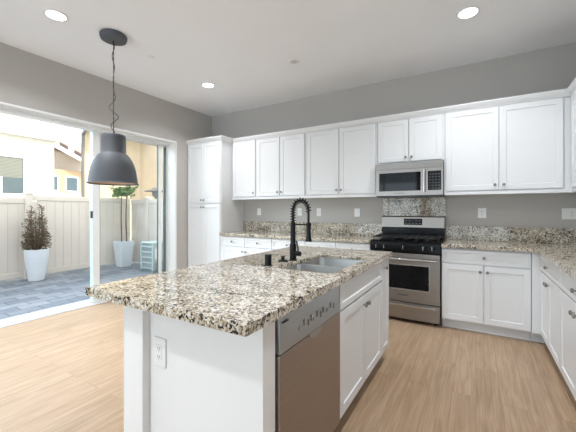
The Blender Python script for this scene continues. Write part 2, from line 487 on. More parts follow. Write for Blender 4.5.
# ------------------------------------------------------------------ cabinets
NB = (1, 0); DB = (0, -1)
def knob(T, u, d, z, parent):
    m = MB(T)
    m.lathe([(.0055, 0), (.0055, .012), (.013, .015), (.0155, .021), (.0145, .026), (.009, .0295), (.002, .0305)], (u, d, z), 'y', 14)
    k = m.build('knob', M['nickel'], parent, smooth=True); k['label'] = 'round satin nickel knob'
def front(T, nm, root, u0, u1, z0, z1, kn=None, rail=.055):
    f = MB(T).shaker(u0, u1, z0, z1, rail=rail).build(nm, M['cab'], root)
    if kn: knob(T, kn[0], -.0005, kn[1], f)
    return f
def cabinet(name, label, cat, T, w, depth, z0, z1, doors=(), drawers=(), toe=False, rail_below=None, group=None, filler=()):
    base = T @ Vector((w/2, -depth/2, 0 if toe else z0))
    r = thing(name, label, cat, base, group)
    MB(T).box((0, -depth, z0), (w, -.0205, z1)).build('body', M['cab'], r)
    if toe:
        MB(T).box((0, -depth, 0), (w, -.085, z0-.001)).build('toe_kick', M['cab'], r)
    if rail_below: MB(T).box((0, -.034, rail_below), (w, -.008, z0+.012)).build('light_rail', M['cab'], r, bevel=.004)
    for f in filler: MB(T).box((f[0], -.0204, z0+.004), (f[1], -.004, z1-.004)).build('filler', M['cab'], r)
    for q in doors: front(T, 'door', r, *q)
    for q in drawers: front(T, 'drawer', r, *q[:4], q[4] if len(q) > 4 else None, rail=.034)
    return r
ZD0, ZD1, ZR0, ZR1 = .115, .703, .716, .858
BD = YB-FY-.004
g = .004
def base_back(x0, x1, label, ndoor, ndraw, **k):
    T = frame(x0, FY, NB, DB); w = x1-x0
    doors, drawers = [], []
    if ndoor == 2:
        c = w/2
        doors = [(g, c-g/2, ZD0, ZD1, (c-.032, ZD1-.06)), (c+g/2, w-g, ZD0, ZD1, (c+.032, ZD1-.06))]
    else: doors = [(g, w-g, ZD0, ZD1, (w-.035, ZD1-.06))]
    for i in range(ndraw):
        a, b = w*i/ndraw+g, w*(i+1)/ndraw-g
        drawers.append((a, b, ZR0, ZR1, ((a+b)/2, (ZR0+ZR1)/2)))
    return cabinet('base_cabinet', label, 'cabinet', T, w, BD, .1, CT0, doors, drawers, True, group='white base cabinets', **k)
base_back(-3.498, -2.524, 'white base cabinet with two drawers directly beside the tall pantry', 2, 2)
base_back(-2.522, -1.990, 'narrow white single-drawer base cabinet behind the black faucet', 1, 1)
base_back(-1.988, -1.094, 'white two-drawer base cabinet just left of the stove', 2, 2)
base_back(-.320, .455, 'white base cabinet with one wide drawer, right of the stove', 2, 1)

# corner and right run
T = frame(FX, FY, (0, -1), (-1, 0))
RD = XR-FX-.004
r = thing('corner_filler', 'plain white filler post where the two right-hand base cabinets meet', 'cabinet filler', (.49, FY+.03, 0), 'white base cabinets')
MB().box((.457, FY+.004, .1), (.5395, FY+.03, CT0)).build('post', M['cab'], r)
MB().box((.457, FY+.085, 0), (.604, FY+.11, .099)).build('toe_kick', M['cab'], r)
def base_right(y0, y1, label, split=.5):
    T = frame(FX, y0, (0, -1), (-1, 0)); w = y0-y1; c = w*split
    doors = [(g, c-g/2, ZD0, ZD1, (c-.035, ZD1-.06)), (c+g/2, w-g, ZD0, ZD1, (c+.035, ZD1-.06))]
    return cabinet('base_cabinet', label, 'cabinet', T, w, RD, .1, CT0, doors, [(g, w-g, ZR0, ZR1, (c, (ZR0+ZR1)/2))], True, group='white base cabinets')
base_right(3.772, 2.976, 'white base cabinet on the right-hand run, next to the corner', .46)
base_right(2.974, 2.07, 'white base cabinet on the right-hand run, cut off by the picture edge')

# tall pantry
T = frame(-4.268, FY, NB, DB); w = 4.268-3.502
c = w/2
cabinet('pantry_cabinet', 'tall white pantry cabinet with four doors in the left corner', 'cabinet', T, w, BD, .1, 2.405,
        [(.03, c-.002, 1.387, 2.375, (c-.03, 1.44)), (c+.002, w-.015, 1.387, 2.375, (c+.03, 1.44)),
         (.03, c-.002, ZD0, 1.372, (c-.03, 1.32)), (c+.002, w-.015, ZD0, 1.372, (c+.03, 1.32))], toe=True)

# wall cabinets
UZ0, UZ1, UD0, UD1 = 1.475, 2.405, 1.492, 2.383
UDP = YB-UY-.004
def upper(x0, x1, label, nd, z0=UZ0, d0=UD0, rl=1.445, pad=.018, kz=.055, depth=UDP):
    T = frame(x0, UY, NB, DB); w = x1-x0; c = w/2
    if nd == 1: doors = [(pad, w-pad, d0, UD1, (w-pad-.03, d0+kz))]
    else: doors = [(pad, c-.006, d0, UD1, (c-.034, d0+kz)), (c+.006, w-pad, d0, UD1, (c+.034, d0+kz))]
    return cabinet('wall_cabinet', label, 'cabinet', T, w, depth, z0, UZ1, doors, rail_below=rl, group='white wall cabinets')
upper(-3.498, -3.003, 'single-door white wall cabinet touching the tall pantry', 1)
upper(-3.001, -2.117, 'two-door white wall cabinet second from the pantry', 2)
upper(-2.115, -1.092, 'wide two-door white wall cabinet just left of the microwave', 2)
upper(-1.088, -.318, 'short two-door white wall cabinet above the microwave', 2, z0=1.85, d0=1.868, rl=None, kz=.05)
T = frame(-.316, UY, NB, DB)
cabinet('wall_cabinet', 'large two-door white wall cabinet right of the microwave', 'cabinet', T, 1.126, UDP, UZ0, UZ1,
        [(.018, .523, UD0, UD1, (.49, UD0+.055)), (.535, 1.052, UD0, UD1, (.569, UD0+.055))], rail_below=1.445, group='white wall cabinets')
# right-wall cabinet
T = frame(.79, 4.056, (0, -1), (-1, 0))
cabinet('wall_cabinet', 'white wall cabinet on the right wall, a sliver at the picture edge', 'cabinet', T, .94, XR-.79-.004, UZ0, UZ1,
        [(.03, .466, UD0, UD1, (.43, UD0+.055)), (.474, .925, UD0, UD1, (.51, UD0+.055))], rail_below=1.445, group='white wall cabinets')
# crown moulding along all tall and wall cabinets (mitred sweep)
def sweep(mb, path, prof):
    P = [Vector((x, y, 0)) for x, y in path]; rings = []
    for i, p in enumerate(P):
        d0 = (p-P[i-1]).normalized() if i else None
        d1 = (P[i+1]-p).normalized() if i < len(P)-1 else None
        if d0 is None: d0 = d1
        if d1 is None: d1 = d0
        n0 = Vector((d0.y, -d0.x, 0)); n1 = Vector((d1.y, -d1.x, 0))
        mt = (n0+n1).normalized(); k = 1/max(.3, mt.dot(n0))
        rings.append([mb.v(p+mt*k*o+Vector((0, 0, z))) for o, z in prof])
    for A, B in zip(rings, rings[1:]):
        for i in range(len(prof)): mb.face([A[i], A[(i+1) % len(prof)], B[(i+1) % len(prof)], B[i]])
    mb.face(rings[0]); mb.face(rings[-1][::-1])
CP = [(0, 2.392), (.012, 2.392), (.016, 2.402), (.03, 2.418), (.042, 2.440), (.046, 2.446), (.046, 2.458), (0, 2.458)]
m = MB()
sweep(m, [(-4.268, FY+.0195), (-3.4985, FY+.0195), (-3.4985, UY+.0195), (.8095, UY+.0195), (.8095, 3.09)], [(o-.0, z) for o, z in CP])
struct(m.build('trim_2', M['cab']))

# ------------------------------------------------------------------ worktops and stone
KEEP_WORLD = True
def slab(poly, name, label, cat, z0, z1, hole=None, grp=None):
    m = MB(); bm = m.bm
    if hole is None: m.prism(poly, z0, z1)
    else:
        lay = []
        for z in (z0, z1):
            A = [m.v((x, y, z)) for x, y in poly]; H = [m.v((x, y, z)) for x, y in hole]
            E = [bm.edges.new((L[i], L[(i+1) % len(L)])) for L in (A, H) for i in range(len(L))]
            bmesh.ops.triangle_fill(bm, use_beauty=True, use_dissolve=False, edges=E)
            lay.append((A, H))
        for k in (0, 1):
            L0, L1 = lay[0][k], lay[1][k]
            for i in range(len(L0)): m.face([L0[i], L0[(i+1) % len(L0)], L1[(i+1) % len(L1)], L1[i]])
    return tag(m.build(name, M['granite'], bevel=.004), label, cat, grp)
def rrect(x0, y0, x1, y1, r, n=6):
    out = []
    for cx, cy, a in ((x1-r, y0+r, -90), (x1-r, y1-r, 0), (x0+r, y1-r, 90), (x0+r, y0+r, 180)):
        for i in range(n+1):
            t = math.radians(a+90*i/n); out.append((cx+r*math.cos(t), cy+r*math.sin(t)))
    return out
SX0, SX1, SY0, SY1 = -1.085, -.70, 1.665, 2.345
IX0, IX1, IY0, IY1 = -1.572, -.622, .785, 2.81
def island_top():
    m = MB(); bm = m.bm; e = .045; ZM = .893
    A = [(IX0, IY0), (IX1, IY0), (IX1, IY1), (IX0, IY1)]; B = [(IX0+e, IY0+e), (IX1-e, IY0+e), (IX1-e, IY1-e), (IX0+e, IY1-e)]
    H = rrect(SX0, SY0, SX1, SY1, .026)
    L = lambda poly, z: [m.v((x, y, z)) for x, y in poly]
    A1, A0, B0, Bm, H1, Hm = L(A, CT1), L(A, CT0), L(B, CT0), L(B, ZM), L(H, CT1), L(H, ZM)
    for P, Q in ((A1, H1), (Bm, Hm)):
        E = [bm.edges.new((K[i], K[(i+1) % len(K)])) for K in (P, Q) for i in range(len(K))]
        bmesh.ops.triangle_fill(bm, use_beauty=True, use_dissolve=False, edges=E)
    for P, Q in ((A0, A1), (A0, B0), (B0, Bm), (Hm, H1)):
        for i in range(len(P)): m.face([P[i], P[(i+1) % len(P)], Q[(i+1) % len(Q)], Q[i]])
    tag(m.build('island_worktop', M['granite'], bevel=.0035), 'speckled beige granite worktop on the island with a sink cut-out', 'worktop')
island_top()
slab([(-3.498, 3.742), (-1.093, 3.742), (-1.093, YB-.002), (-3.498, YB-.002)], 'worktop', 'speckled granite worktop along the back wall left of the stove', 'worktop', CT0, CT1)
slab([(-.319, 3.742), (.488, 3.742), (.488, 2.06), (XR-.002, 2.06), (XR-.002, YB-.002), (-.319, YB-.002)], 'worktop', 'L-shaped speckled granite worktop right of the stove', 'worktop', CT0, CT1)
for x0, x1, z0, z1, l in ((-3.498, -1.093, CT1, 1.083, 'low granite backsplash strip on the wall left of the stove'),
                          (-.319, XR-.003, CT1, 1.083, 'low granite backsplash strip on the wall right of the stove'),
                          (-1.086, -.322, .99, 1.442, 'granite wall panel between the stove and the microwave')):
    tag(MB().box((x0, YB-.022, z0), (x1, YB-.002, z1)).build('backsplash', M['granite'], bevel=.002), l, 'backsplash')
tag(MB().box((XR-.022, 2.06, CT1), (XR-.002, YB-.0225, 1.083)).build('backsplash', M['granite'], bevel=.002), 'low granite backsplash strip along the right-hand wall', 'backsplash')
KEEP_WORLD = False

# ------------------------------------------------------------------ island base
r = thing('kitchen_island', 'white panelled end and back of the kitchen island with corner post', 'island', (-1.1, .95, 0))
MB().box((-1.2815, .919, 0), (-.65, .999, CT0)).build('end_panel', M['panel'], r, bevel=.002)
MB().box((-1.425, .882, 0), (-1.282, .999, CT0)).build('corner_post', M['panel'], r, bevel=.003)
MB().box((-1.41, 1.0, 0), (-1.285, 2.787, CT0)).build('back_panel', M['panel'], r, bevel=.002)
m = MB(); m.box((-1.2805, .905, 0), (-.65, .9185, .09)); m.build('baseboard', M['trim'], r, bevel=.003)
# island cabinets face +x
IXF = -.645
T = frame(IXF, 1.646, (0, 1), (1, 0)); w = .909; c = w/2
cabinet('sink_cabinet', 'white two-door sink cabinet in the island beside the dishwasher', 'cabinet', T, w, .625, .1, .64,
        [(g, c-.002, ZD0, ZD1, (c-.032, ZD1-.06)), (c+.002, w-g, ZD0, ZD1, (c+.032, ZD1-.06))], [(g, w-g, ZR0, .862)], toe=True, group='white base cabinets')
rt = [o for o in COL.objects if o.name.startswith('sink_cabinet')][0]
MB(T).box((0, -.04, .6405), (w, -.0205, CT0)).build('top_rail', M['cab'], rt)
for q in (0, w-.018): MB(T).box((q, -.625, .6405), (q+.018, -.041, CT0)).build('side_panel', M['cab'], rt)
T = frame(IXF, 2.557, (0, 1), (1, 0)); w = .23
cabinet('narrow_cabinet', 'narrow white pull-out cabinet at the far end of the island', 'cabinet', T, w, .625, .1, CT0,
        [(g, w-g, ZD0, .862, (.075, .80), .045)], toe=True, group='white base cabinets')

# dishwasher
r = thing('dishwasher', 'stainless steel dishwasher built into the island', 'dishwasher', (-.95, 1.32, 0))
y0, y1 = 1.008, 1.640; XD = -.640
MB().box((-1.25, y0+.003, .1), (XD-.035, y1-.003, .872)).build('body', M['black_plastic'], r)
MB().box((-1.25, y0+.003, 0), (XD-.09, y1-.003, .099)).build('toe_kick', M['black_plastic'], r)
MB().box((XD-.034, y0+.006, .112), (XD, y1-.004, .718)).build('door', M['steel_dw'], r, bevel=.006)
m = MB()   # control band, slanted back towards the top
m.extrude([(XD-.034, y0+.006, .722), (XD+.002, y0+.006, .722), (XD-.006, y0+.006, .868), (XD-.034, y0+.006, .868)], (0, y1-y0-.010, 0))
cp = m.build('control_panel', M['steel_dw_band'], r, bevel=.003)
yc = (y0+y1)/2
m = MB(); arc = [(XD+.0005, yc+.07*math.cos(t), .722+.032*math.sin(t)) for t in [math.pi*(1+i/16) for i in range(17)]]
m.extrude(arc, (.0035, 0, 0)); hp = m.build('handle_pocket', M['steel_dw_band'], r, bevel=.001); hp['label'] = 'crescent finger pull'
for i, dy in enumerate((-.15, -.11, -.07, -.04, -.01, .02, .06, .09, .14, .18, .22)):
    z = .775+.012*(i % 2); xx = XD-.001
    if i in (0, 4, 8): MB().cyl((xx, yc+dy, z), .012, -.004, .004, 'x', 14).build('button', M['steel_dw_band'], r, smooth=True)
    else: MB().box((xx-.003, yc+dy-.005, z-.012), (xx+.003, yc+dy+.005, z+.014)).build('button', M['gutter'], r)
MB().box((XD-.002, y0+.03, .835), (XD-.0008, y0+.075, .842)).build('maker_mark', M['slot'], cp)

# ------------------------------------------------------------------ sink
r = thing('kitchen_sink', 'double bowl stainless steel undermount sink in the island', 'sink', ((SX0+SX1)/2, (SY0+SY1)/2, .66))
def bowl(x0, y0, x1, y1, zt, zb, name):
    m = MB(); rings = []
    for z, ins, rad in ((zt, 0, .03), (zb+.03, .008, .04), (zb+.008, .018, .045), (zb, .04, .05)):
        rings.append([m.v((x, y, z)) for x, y in rrect(x0+ins, y0+ins, x1-ins, y1-ins, rad)])
    out = [m.v((x, y, zt)) for x, y in rrect(x0-.012, y0-.012, x1+.012, y1+.012, .04)]
    outb = [m.v((x, y, zb-.003)) for x, y in rrect(x0-.004, y0-.004, x1+.004, y1+.004, .04)]
    k = len(out)
    seq = [outb, out]+rings
    for A, B in zip(seq, seq[1:]):
        for i in range(k): m.face([A[i], A[(i+1) % k], B[(i+1) % k], B[i]])
    m.face(rings[-1]); m.face(outb[::-1])
    b = m.build(name, M['sink'], r, smooth=True)
    cx, cy = (x0+x1)/2, (y0+y1)/2
    MB().lathe([(.045, 0), (.045, .003), (.032, .004), (.03, .001)], (cx, cy, zb+.0005), 'z', 20).build('drain', M['chrome'], b, smooth=True)
ym = 1.985
bowl(SX0-.006, SY0-.006, SX1+.006, ym-.013, CT0+.0175, .70, 'bowl')
bowl(SX0-.006, ym+.013, SX1+.006, SY1+.006, CT0+.0175, .70, 'bowl')

# ------------------------------------------------------------------ faucet and deck fittings
fx, fy = -1.13, 1.97
r = thing('kitchen_faucet', 'tall matte black spring-neck faucet beside the island sink', 'faucet', (fx, fy, CT1))
m = MB(); m.lathe([(.029, 0), (.029, .006), (.024, .009), (.024, .115), (.019, .12), (.0185, .268), (.015, .275)], (fx, fy, CT1), 'z', 24)
m.build('pole', M['black_metal'], r, smooth=True)
L, R = .125, .0625
zc = 1.278
path = [(fx, fy, 1.185+.01*i) for i in range(10)]
path += [(fx+R-R*math.cos(math.pi*i/24), fy, zc+R*math.sin(math.pi*i/24)*1.05) for i in range(25)]
path += [(fx+L, fy, zc-.01*i) for i in range(1, 12)]
MB().tube(path, .008, 10).build('hose', M['black_metal'], r, smooth=True)
cut = [Vector(p) for p in path[:37]]
acc = [0]
for a, b in zip(cut, cut[1:]): acc.append(acc[-1]+(b-a).length)
tot = acc[-1]; turns = 17; coil = []
N = turns*12
for i in range(N+1):
    s = tot*i/N; k = max(j for j in range(len(acc)) if acc[j] <= s+1e-9); k = min(k, len(cut)-2)
    f_ = (s-acc[k])/(acc[k+1]-acc[k]); p = cut[k].lerp(cut[k+1], f_); d = (cut[k+1]-cut[k]).normalized()
    a = Vector((0, 1, 0)); b = d.cross(a).normalized(); t = 2*math.pi*turns*i/N
    coil.append(p+(a*math.cos(t)+b*math.sin(t))*.0175)
MB().tube(coil, .0034, 6).build('spring', M['black_metal'], r, smooth=True)
m = MB(); m.lathe([(.009, 1.19), (.0145, 1.185), (.016, 1.15), (.016, 1.10), (.020, 1.08), (.0235, 1.062), (.0225, 1.055), (.012, 1.055)], (fx+L, fy, 0), 'z', 20)
m.build('spray_head', M['black_metal'], r, smooth=True)
m = MB(); m.tube([(fx+.012, fy, 1.172), (fx+L-.02, fy, 1.172)], .0055, 8); m.lathe([(.0195, -.011), (.0195, .011)], (fx+L, fy, 1.172), 'z', 20)
m.build('holder_arm', M['black_metal'], r, smooth=True)
hx, hy = .97, -.05
m = MB(); m.tube([(fx+hx*.015, fy+hy*.015, .965), (fx+hx*.062, fy+hy*.062, .965)], .018, 16)
m.tube([(fx+hx*.062, fy+hy*.062, .965), (fx+hx*.066, fy+hy*.066, .965)], [.018, .014], 16)
hd = m.build('valve', M['black_metal'], r, smooth=True)
m = MB(); m.tube([(fx+hx*.045, fy+hy*.045, .975), (fx+hx*.042, fy+hy*.042, 1.01), (fx+hx*.03, fy+hy*.03, 1.055)], [.0055, .005, .006], 8)
m.build('lever', M['black_metal'], hd, smooth=True)
tag(MB().lathe([(.027, 0), (.027, .004), (.0225, .006), (.0225, .068), (.019, .073), (.004, .074)], (-1.165, 1.705, CT1), 'z', 24).build('air_gap', M['black_metal'], smooth=True),
    'short black cylindrical air gap cap standing on the island near the sink', 'air gap')
tag(MB().lathe([(.035, 0), (.035, .006), (.026, .010), (.012, .012), (.011, .028), (.016, .031), (.015, .036), (.003, .038)], (-1.175, 1.905, CT1), 'z', 24).build('disposal_button', M['black_metal'], smooth=True),
    'low black round button on the worktop just left of the faucet', 'button')

# ------------------------------------------------------------------ range
rx0, rx1 = -1.084, -.326; RF = 3.742
r = thing('gas_range', 'stainless steel gas stove with black cooktop on the back wall', 'stove', ((rx0+rx1)/2, 4.05, 0))
MB().box((rx0, RF+.03, .035), (rx1, 4.35, .905)).build('body', M['black_enamel'], r, bevel=.003)
for fx_ in (rx0+.06, rx1-.06):
    for fy_ in (RF+.1, 4.28): MB().cyl((fx_, fy_, 0), .02, 0, .035).build('foot', M['black_plastic'], r)
m = MB().box((rx0+.006, RF+.004, .045), (rx1-.006, RF+.03, .228)); dr = m.build('drawer', M['steel'], r, bevel=.005)
m = MB(); m.box((rx0+.04, RF-.022, .190), (rx1-.04, RF-.006, .213)); m.box((rx0+.05, RF-.006, .193), (rx0+.08, RF+.004, .21)); m.box((rx1-.08, RF-.006, .193), (rx1-.05, RF+.004, .21))
m.build('handle', M['chrome'], dr, bevel=.004)
dd = MB()
wx0, wx1, wz0, wz1 = rx0+.115, rx1-.115, .385, .652
for a, b in (((rx0+.006, .240), (rx1-.006, wz0)), ((rx0+.006, wz1), (rx1-.006, .785)), ((rx0+.006, wz0), (wx0, wz1)), ((wx1, wz0), (rx1-.006, wz1))):
    dd.box((a[0], RF, a[1]), (b[0], RF+.028, b[1]))
dd = dd.build('oven_door', M['steel'], r)
MB().box((wx0, RF+.004, wz0), (wx1, RF+.014, wz1)).build('oven_window', M['black_glass'], dd)
m = MB(); e = .012
m.box((wx0-e, RF-.003, wz0-e), (wx1+e, RF+.001, wz0)); m.box((wx0-e, RF-.003, wz1), (wx1+e, RF+.001, wz1+e))
m.box((wx0-e, RF-.003, wz0), (wx0, RF+.001, wz1)); m.box((wx1, RF-.003, wz0), (wx1+e, RF+.001, wz1)); m.build('window_trim', M['steel_bright'], dd)
m = MB(); m.tube([(rx0+.035, RF-.04, .722), (rx1-.035, RF-.04, .722)], .0155, 14)
for hx_ in (rx0+.06, rx1-.06): m.tube([(hx_, RF-.04, .722), (hx_, RF+.002, .722)], .011, 10)
m.build('handle', M['chrome'], dd, smooth=True)
m = MB(); xc = (rx0+rx1)/2
m.lathe([(.007, 0), (.007, .0015)], (xc-.05, RF-.0015, .315), 'y', 14)
for i in range(5): m.box((xc-.034+i*.016, RF-.0015, .309), (xc-.023+i*.016, RF+.001, .321))
m.build('maker_mark', M['slot'], dd)
m = MB(); m.extrude([(rx0, RF+.012, .798), (rx0, RF-.012, .803), (rx0, RF-.006, .905), (rx0, RF+.029, .912), (rx0, RF+.029, .798)], (rx1-rx0, 0, 0))
fp = m.build('control_panel', M['black_enamel'], r, bevel=.003)
for kx in (-1.005, -.915, -.705, -.495, -.405):
    k = MB().lathe([(.024, 0), (.024, -.008), (.019, -.011), (.017, -.03), (.004, -.031)], (kx, RF-.0095, .855), 'y', 20).build('burner_knob', M['knob_black'], r, smooth=True)
    MB().box((kx-.005, RF-.046, .836), (kx+.004, RF-.0405, .876)).build('pointer', M['chrome'], k)
MB().box((rx0, RF+.03, .9055), (rx1, 4.27, .922)).build('cooktop', M['black_enamel'], r, bevel=.004)
for bx, by, br_ in ((-.93, 3.92, .05), (-.93, 4.15, .042), (-.705, 4.03, .055), (-.48, 3.92, .042), (-.48, 4.15, .05)):
    MB().lathe([(br_, .922), (br_, .932), (br_*.8, .934), (br_*.75, .944), (.005, .945)], (bx, by, 0), 'z', 20).build('burner', M['iron'], r, smooth=True)
for gx0, gx1 in ((rx0+.02, -.835), (-.83, -.58), (-.575, rx1-.02)):
    m = MB(); z0, z1 = .950, .964; t = .006
    for gy in (3.80, 3.92, 4.03, 4.15, 4.25): m.box((gx0, gy-t, z0), (gx1, gy+t, z1))
    for gx in (gx0+t, (gx0*2+gx1)/3, (gx0+gx1*2)/3, gx1-t): m.box((gx-t, 3.80, z0-.002), (gx+t, 4.25, z1+.003))
    for gx in (gx0+t, gx1-t):
        for gy in (3.81, 4.24): m.box((gx-t, gy-t, .9222), (gx+t, gy+t, z0))
    m.build('grate', M['iron'], r, bevel=.002)
MB().box((rx0+.004, 4.272, .9055), (rx1-.004, 4.35, 1.05)).build('vent_riser', M['black_enamel'], r, bevel=.004)
m = MB(); m.extrude([(rx0, 4.262, 1.0505), (rx0, 4.275, 1.185), (rx0, 4.29, 1.196), (rx0, 4.352, 1.196), (rx0, 4.352, 1.0505)], (rx1-rx0, 0, 0))
bgd = m.build('backguard', M['steel'], r, bevel=.004)
m = MB(); m.extrude([(-.80, 4.2612, 1.085), (-.58, 4.2612, 1.085), (-.58, 4.2685, 1.165), (-.80, 4.2685, 1.165)], (0, .004, 0)); 
ds = m.build('display', M['black_glass'], r)
for i in range(5):
    for z in (1.105, 1.14):
        if z == 1.14 and i == 2: continue
        yy = 4.2612+(z-1.085)*.0913-.0012
        MB().box((-.783+i*.041, yy, z-.003), (-.759+i*.041, yy+.0015, z+.003)).build('display_mark', M['gutter'], ds)

# ------------------------------------------------------------------ microwave
MF = 3.978
r = thing('microwave_oven', 'stainless over-the-range microwave below the short wall cabinet', 'microwave', ((rx0+rx1)/2, 4.2, 1.432))
mx0, mx1 = -1.086, -.320
MB().box((mx0+.003, MF+.022, 1.448), (mx1-.003, YB-.006, 1.847)).build('body', M['black_plastic'], r, bevel=.003)
MB().box((mx0+.006, MF+.03, 1.434), (mx1-.006, YB-.03, 1.4475)).build('underside_vent', M['black_plastic'], r)
m = MB()
m.box((mx0, MF+.006, 1.772), (mx1, MF+.0215, 1.845))
for i in range(4): m.box((mx0+.01, MF+.001, 1.783+i*.015), (mx1-.01, MF+.007, 1.790+i*.015))
m.build('vent_grille', M['steel'], r)
dx1 = -.545
m = MB(); a0, a1, b0, b1 = mx0+.045, dx1-.012, 1.505, 1.728
for p, q in (((mx0, 1.450), (mx1, b0)), ((mx0, b1), (mx1, 1.768)), ((mx0, b0), (a0, b1)), ((a1, b0), (dx1+.065, b1)), ((mx1-.02, b0), (mx1, b1))):
    m.box((p[0], MF, p[1]), (q[0], MF+.0215, q[1]))
md = m.build('door', M['steel'], r)
MB().box((a0, MF+.002, b0), (a1, MF+.0215, b1)).build('door_glass', M['black_glass'], md)
MB().box((dx1+.065, MF+.002, b0), (mx1-.02, MF+.0215, b1)).build('keypad', M['black_glass'], r)
m = MB()
for i in range(4):
    for j in range(6): m.box((dx1+.075+i*.033, MF+.0006, b0+.014+j*.033), (dx1+.094+i*.033, MF+.0019, b0+.026+j*.033))
m.build('keys', M['slot'], r)
m = MB(); m.tube([(dx1+.028, MF-.034, b0-.02), (dx1+.028, MF-.034, b1+.02)], .012, 12)
for z in (b0, b1): m.tube([(dx1+.028, MF-.034, z), (dx1+.028, MF+.002, z)], .009, 8)
m.build('handle', M['chrome'], md, smooth=True)
m = MB()
for i in range(6): m.box((-.86+i*.02, MF-.0012, 1.472), (-.846+i*.02, MF+.001, 1.484))
m.build('maker_mark', M['gutter'], md)

# ------------------------------------------------------------------ electrical plates
def plate(name, label, T, wd, ht, kind, cat='outlet', grp='white wall plates'):
    r = thing(name, label, cat, T @ Vector((0, 0, 0)), grp)
    MB(T).box((-wd/2, 0, -ht/2), (wd/2, .007, ht/2)).build('cover_plate', M['plate'], r, bevel=.003)
    n = 2 if wd > .1 else 1
    for i in range(n):
        cx = (i-(n-1)/2)*.046
        k = kind[i] if len(kind) > i else kind[0]
        if k == 'o':
            s = MB(T); s.box((cx-.0165, .007, -.033), (cx+.0165, .009, .033)); s = s.build('socket', M['plate'], r, bevel=.002)
            m = MB(T)
            for z in (-.018, .018):
                for dx in (-.006, .006): m.box((cx+dx-.0012, .0088, z-.005), (cx+dx+.0012, .0094, z+.005))
                m.box((cx-.002, .0088, z-.0125), (cx+.002, .0094, z-.009))
            m.build('slots', M['slot'], s)
        else:
            MB(T).box((cx-.0165, .007, -.033), (cx+.0165, .0115, .033)).build('rocker', M['plate'], r, bevel=.003)
def TB(x, y, z): return Matrix(((1,0,0,x),(0,-1,0,y),(0,0,1,z),(0,0,0,1)))
YW = YB-.0005
plate('light_switch', 'white wall plate nearest the tall pantry', TB(-3.175, YW, 1.245), .075, .118, 's', 'switch')
plate('wall_outlet', 'white wall plate seen through the faucet spring arch', TB(-2.39, YW, 1.245), .075, .118, 'o')
plate('wall_outlet', 'white wall outlet just right of the faucet spray head', TB(-2.055, YW, 1.243), .075, .118, 'o')
plate('light_switch', 'white switch plate on the wall left of the stove', TB(-1.455, YW, 1.238), .085, .118, 's', 'switch')
plate('wall_outlet', 'white wall outlet just right of the stove', TB(.062, YW, 1.24), .085, .118, 'o')
plate('wall_outlet', 'wide white double wall plate in the right corner', TB(.843, YW, 1.235), .118, .118, 'so')
plate('wall_outlet', 'white outlet on the end panel of the island', TB(-1.207, .9188, .645), .082, .128, 'o')

# ------------------------------------------------------------------ pendant lamp
px_, py_ = -3.124, 1.829
r = thing('pendant_lamp', 'large dark grey metal dome pendant lamp hanging by the patio door', 'lamp', (px_, py_, 1.53))
MB().lathe([(.118, ZC-.0005), (.125, ZC-.012), (.123, ZC-.03), (.116, ZC-.05), (.105, ZC-.056), (.01, ZC-.057)], (px_, py_, 0), 'z', 40).build('canopy', M['graphite'], r, smooth=True)
out = [(.012, 2.035), (.06, 2.032), (.104, 2.026), (.110, 2.018), (.112, 2.0), (.114, 1.845), (.119, 1.838), (.128, 1.832), (.150, 1.805), (.176, 1.76), (.196, 1.705), (.210, 1.645), (.219, 1.58), (.223, 1.548), (.231, 1.541), (.231, 1.536)]
MB().lathe(out+[(.227, 1.537), (.2195, 1.549)], (px_, py_, 0), 'z', 56, close=False).build('shade', M['graphite'], r, smooth=True)
inn = [(.2195, 1.549), (.215, 1.58), (.206, 1.645), (.192, 1.705), (.172, 1.758), (.146, 1.80), (.11, 1.828), (.108, 2.0), (.02, 2.02)]
il = MB().lathe(inn, (px_, py_, 0), 'z', 56, close=False).build('shade_lining', M['shade_in'], r, smooth=True); il['label'] = 'pale inner side of the shade'
MB().lathe([(.02, 1.99), (.028, 1.98), (.028, 1.90), (.02, 1.895)], (px_, py_, 0), 'z', 20).build('bulb_socket', M['black_plastic'], r, smooth=True)
MB().lathe([(.012, 1.895), (.02, 1.88), (.032, 1.84), (.028, 1.80), (.012, 1.785), (.002, 1.783)], (px_, py_, 0), 'z', 20).build('bulb', M['plate'], r, smooth=True)
m = MB(); m.tube([(px_, py_, 2.03), (px_, py_, ZC-.05)], .0028, 6)
nz = 40
for i in range(nz): # links of the hanging chain
    z = 2.04+i*(ZC-.06-2.04)/nz
    ax = Vector((1, 0, 0)) if i % 2 else Vector((0, 1, 0))
    m.tube([Vector((px_, py_, z+.012))+ax*.0045*math.cos(t)+Vector((0, 0, 1))*.0145*math.sin(t) for t in [2*math.pi*k/10 for k in range(11)]], .0016, 5)
m.build('chain', M['cable'], r)
cp_ = []
for i in range(81):
    f_ = i/80; z = 2.03+f_*(ZC-.055-2.03)
    amp = .010+.040*math.exp(-((f_-.24)/.14)**2); ph = 2*math.pi*(1.9*f_**.85*2.2)
    cp_.append((px_+amp*math.cos(ph)*.86-.03*max(0, f_-.9)*8, py_+amp*math.cos(ph)*.5+.006*math.sin(ph*1.3), z))
MB().tube(cp_, .0038, 8).build('cord', M['cable'], r, smooth=True)

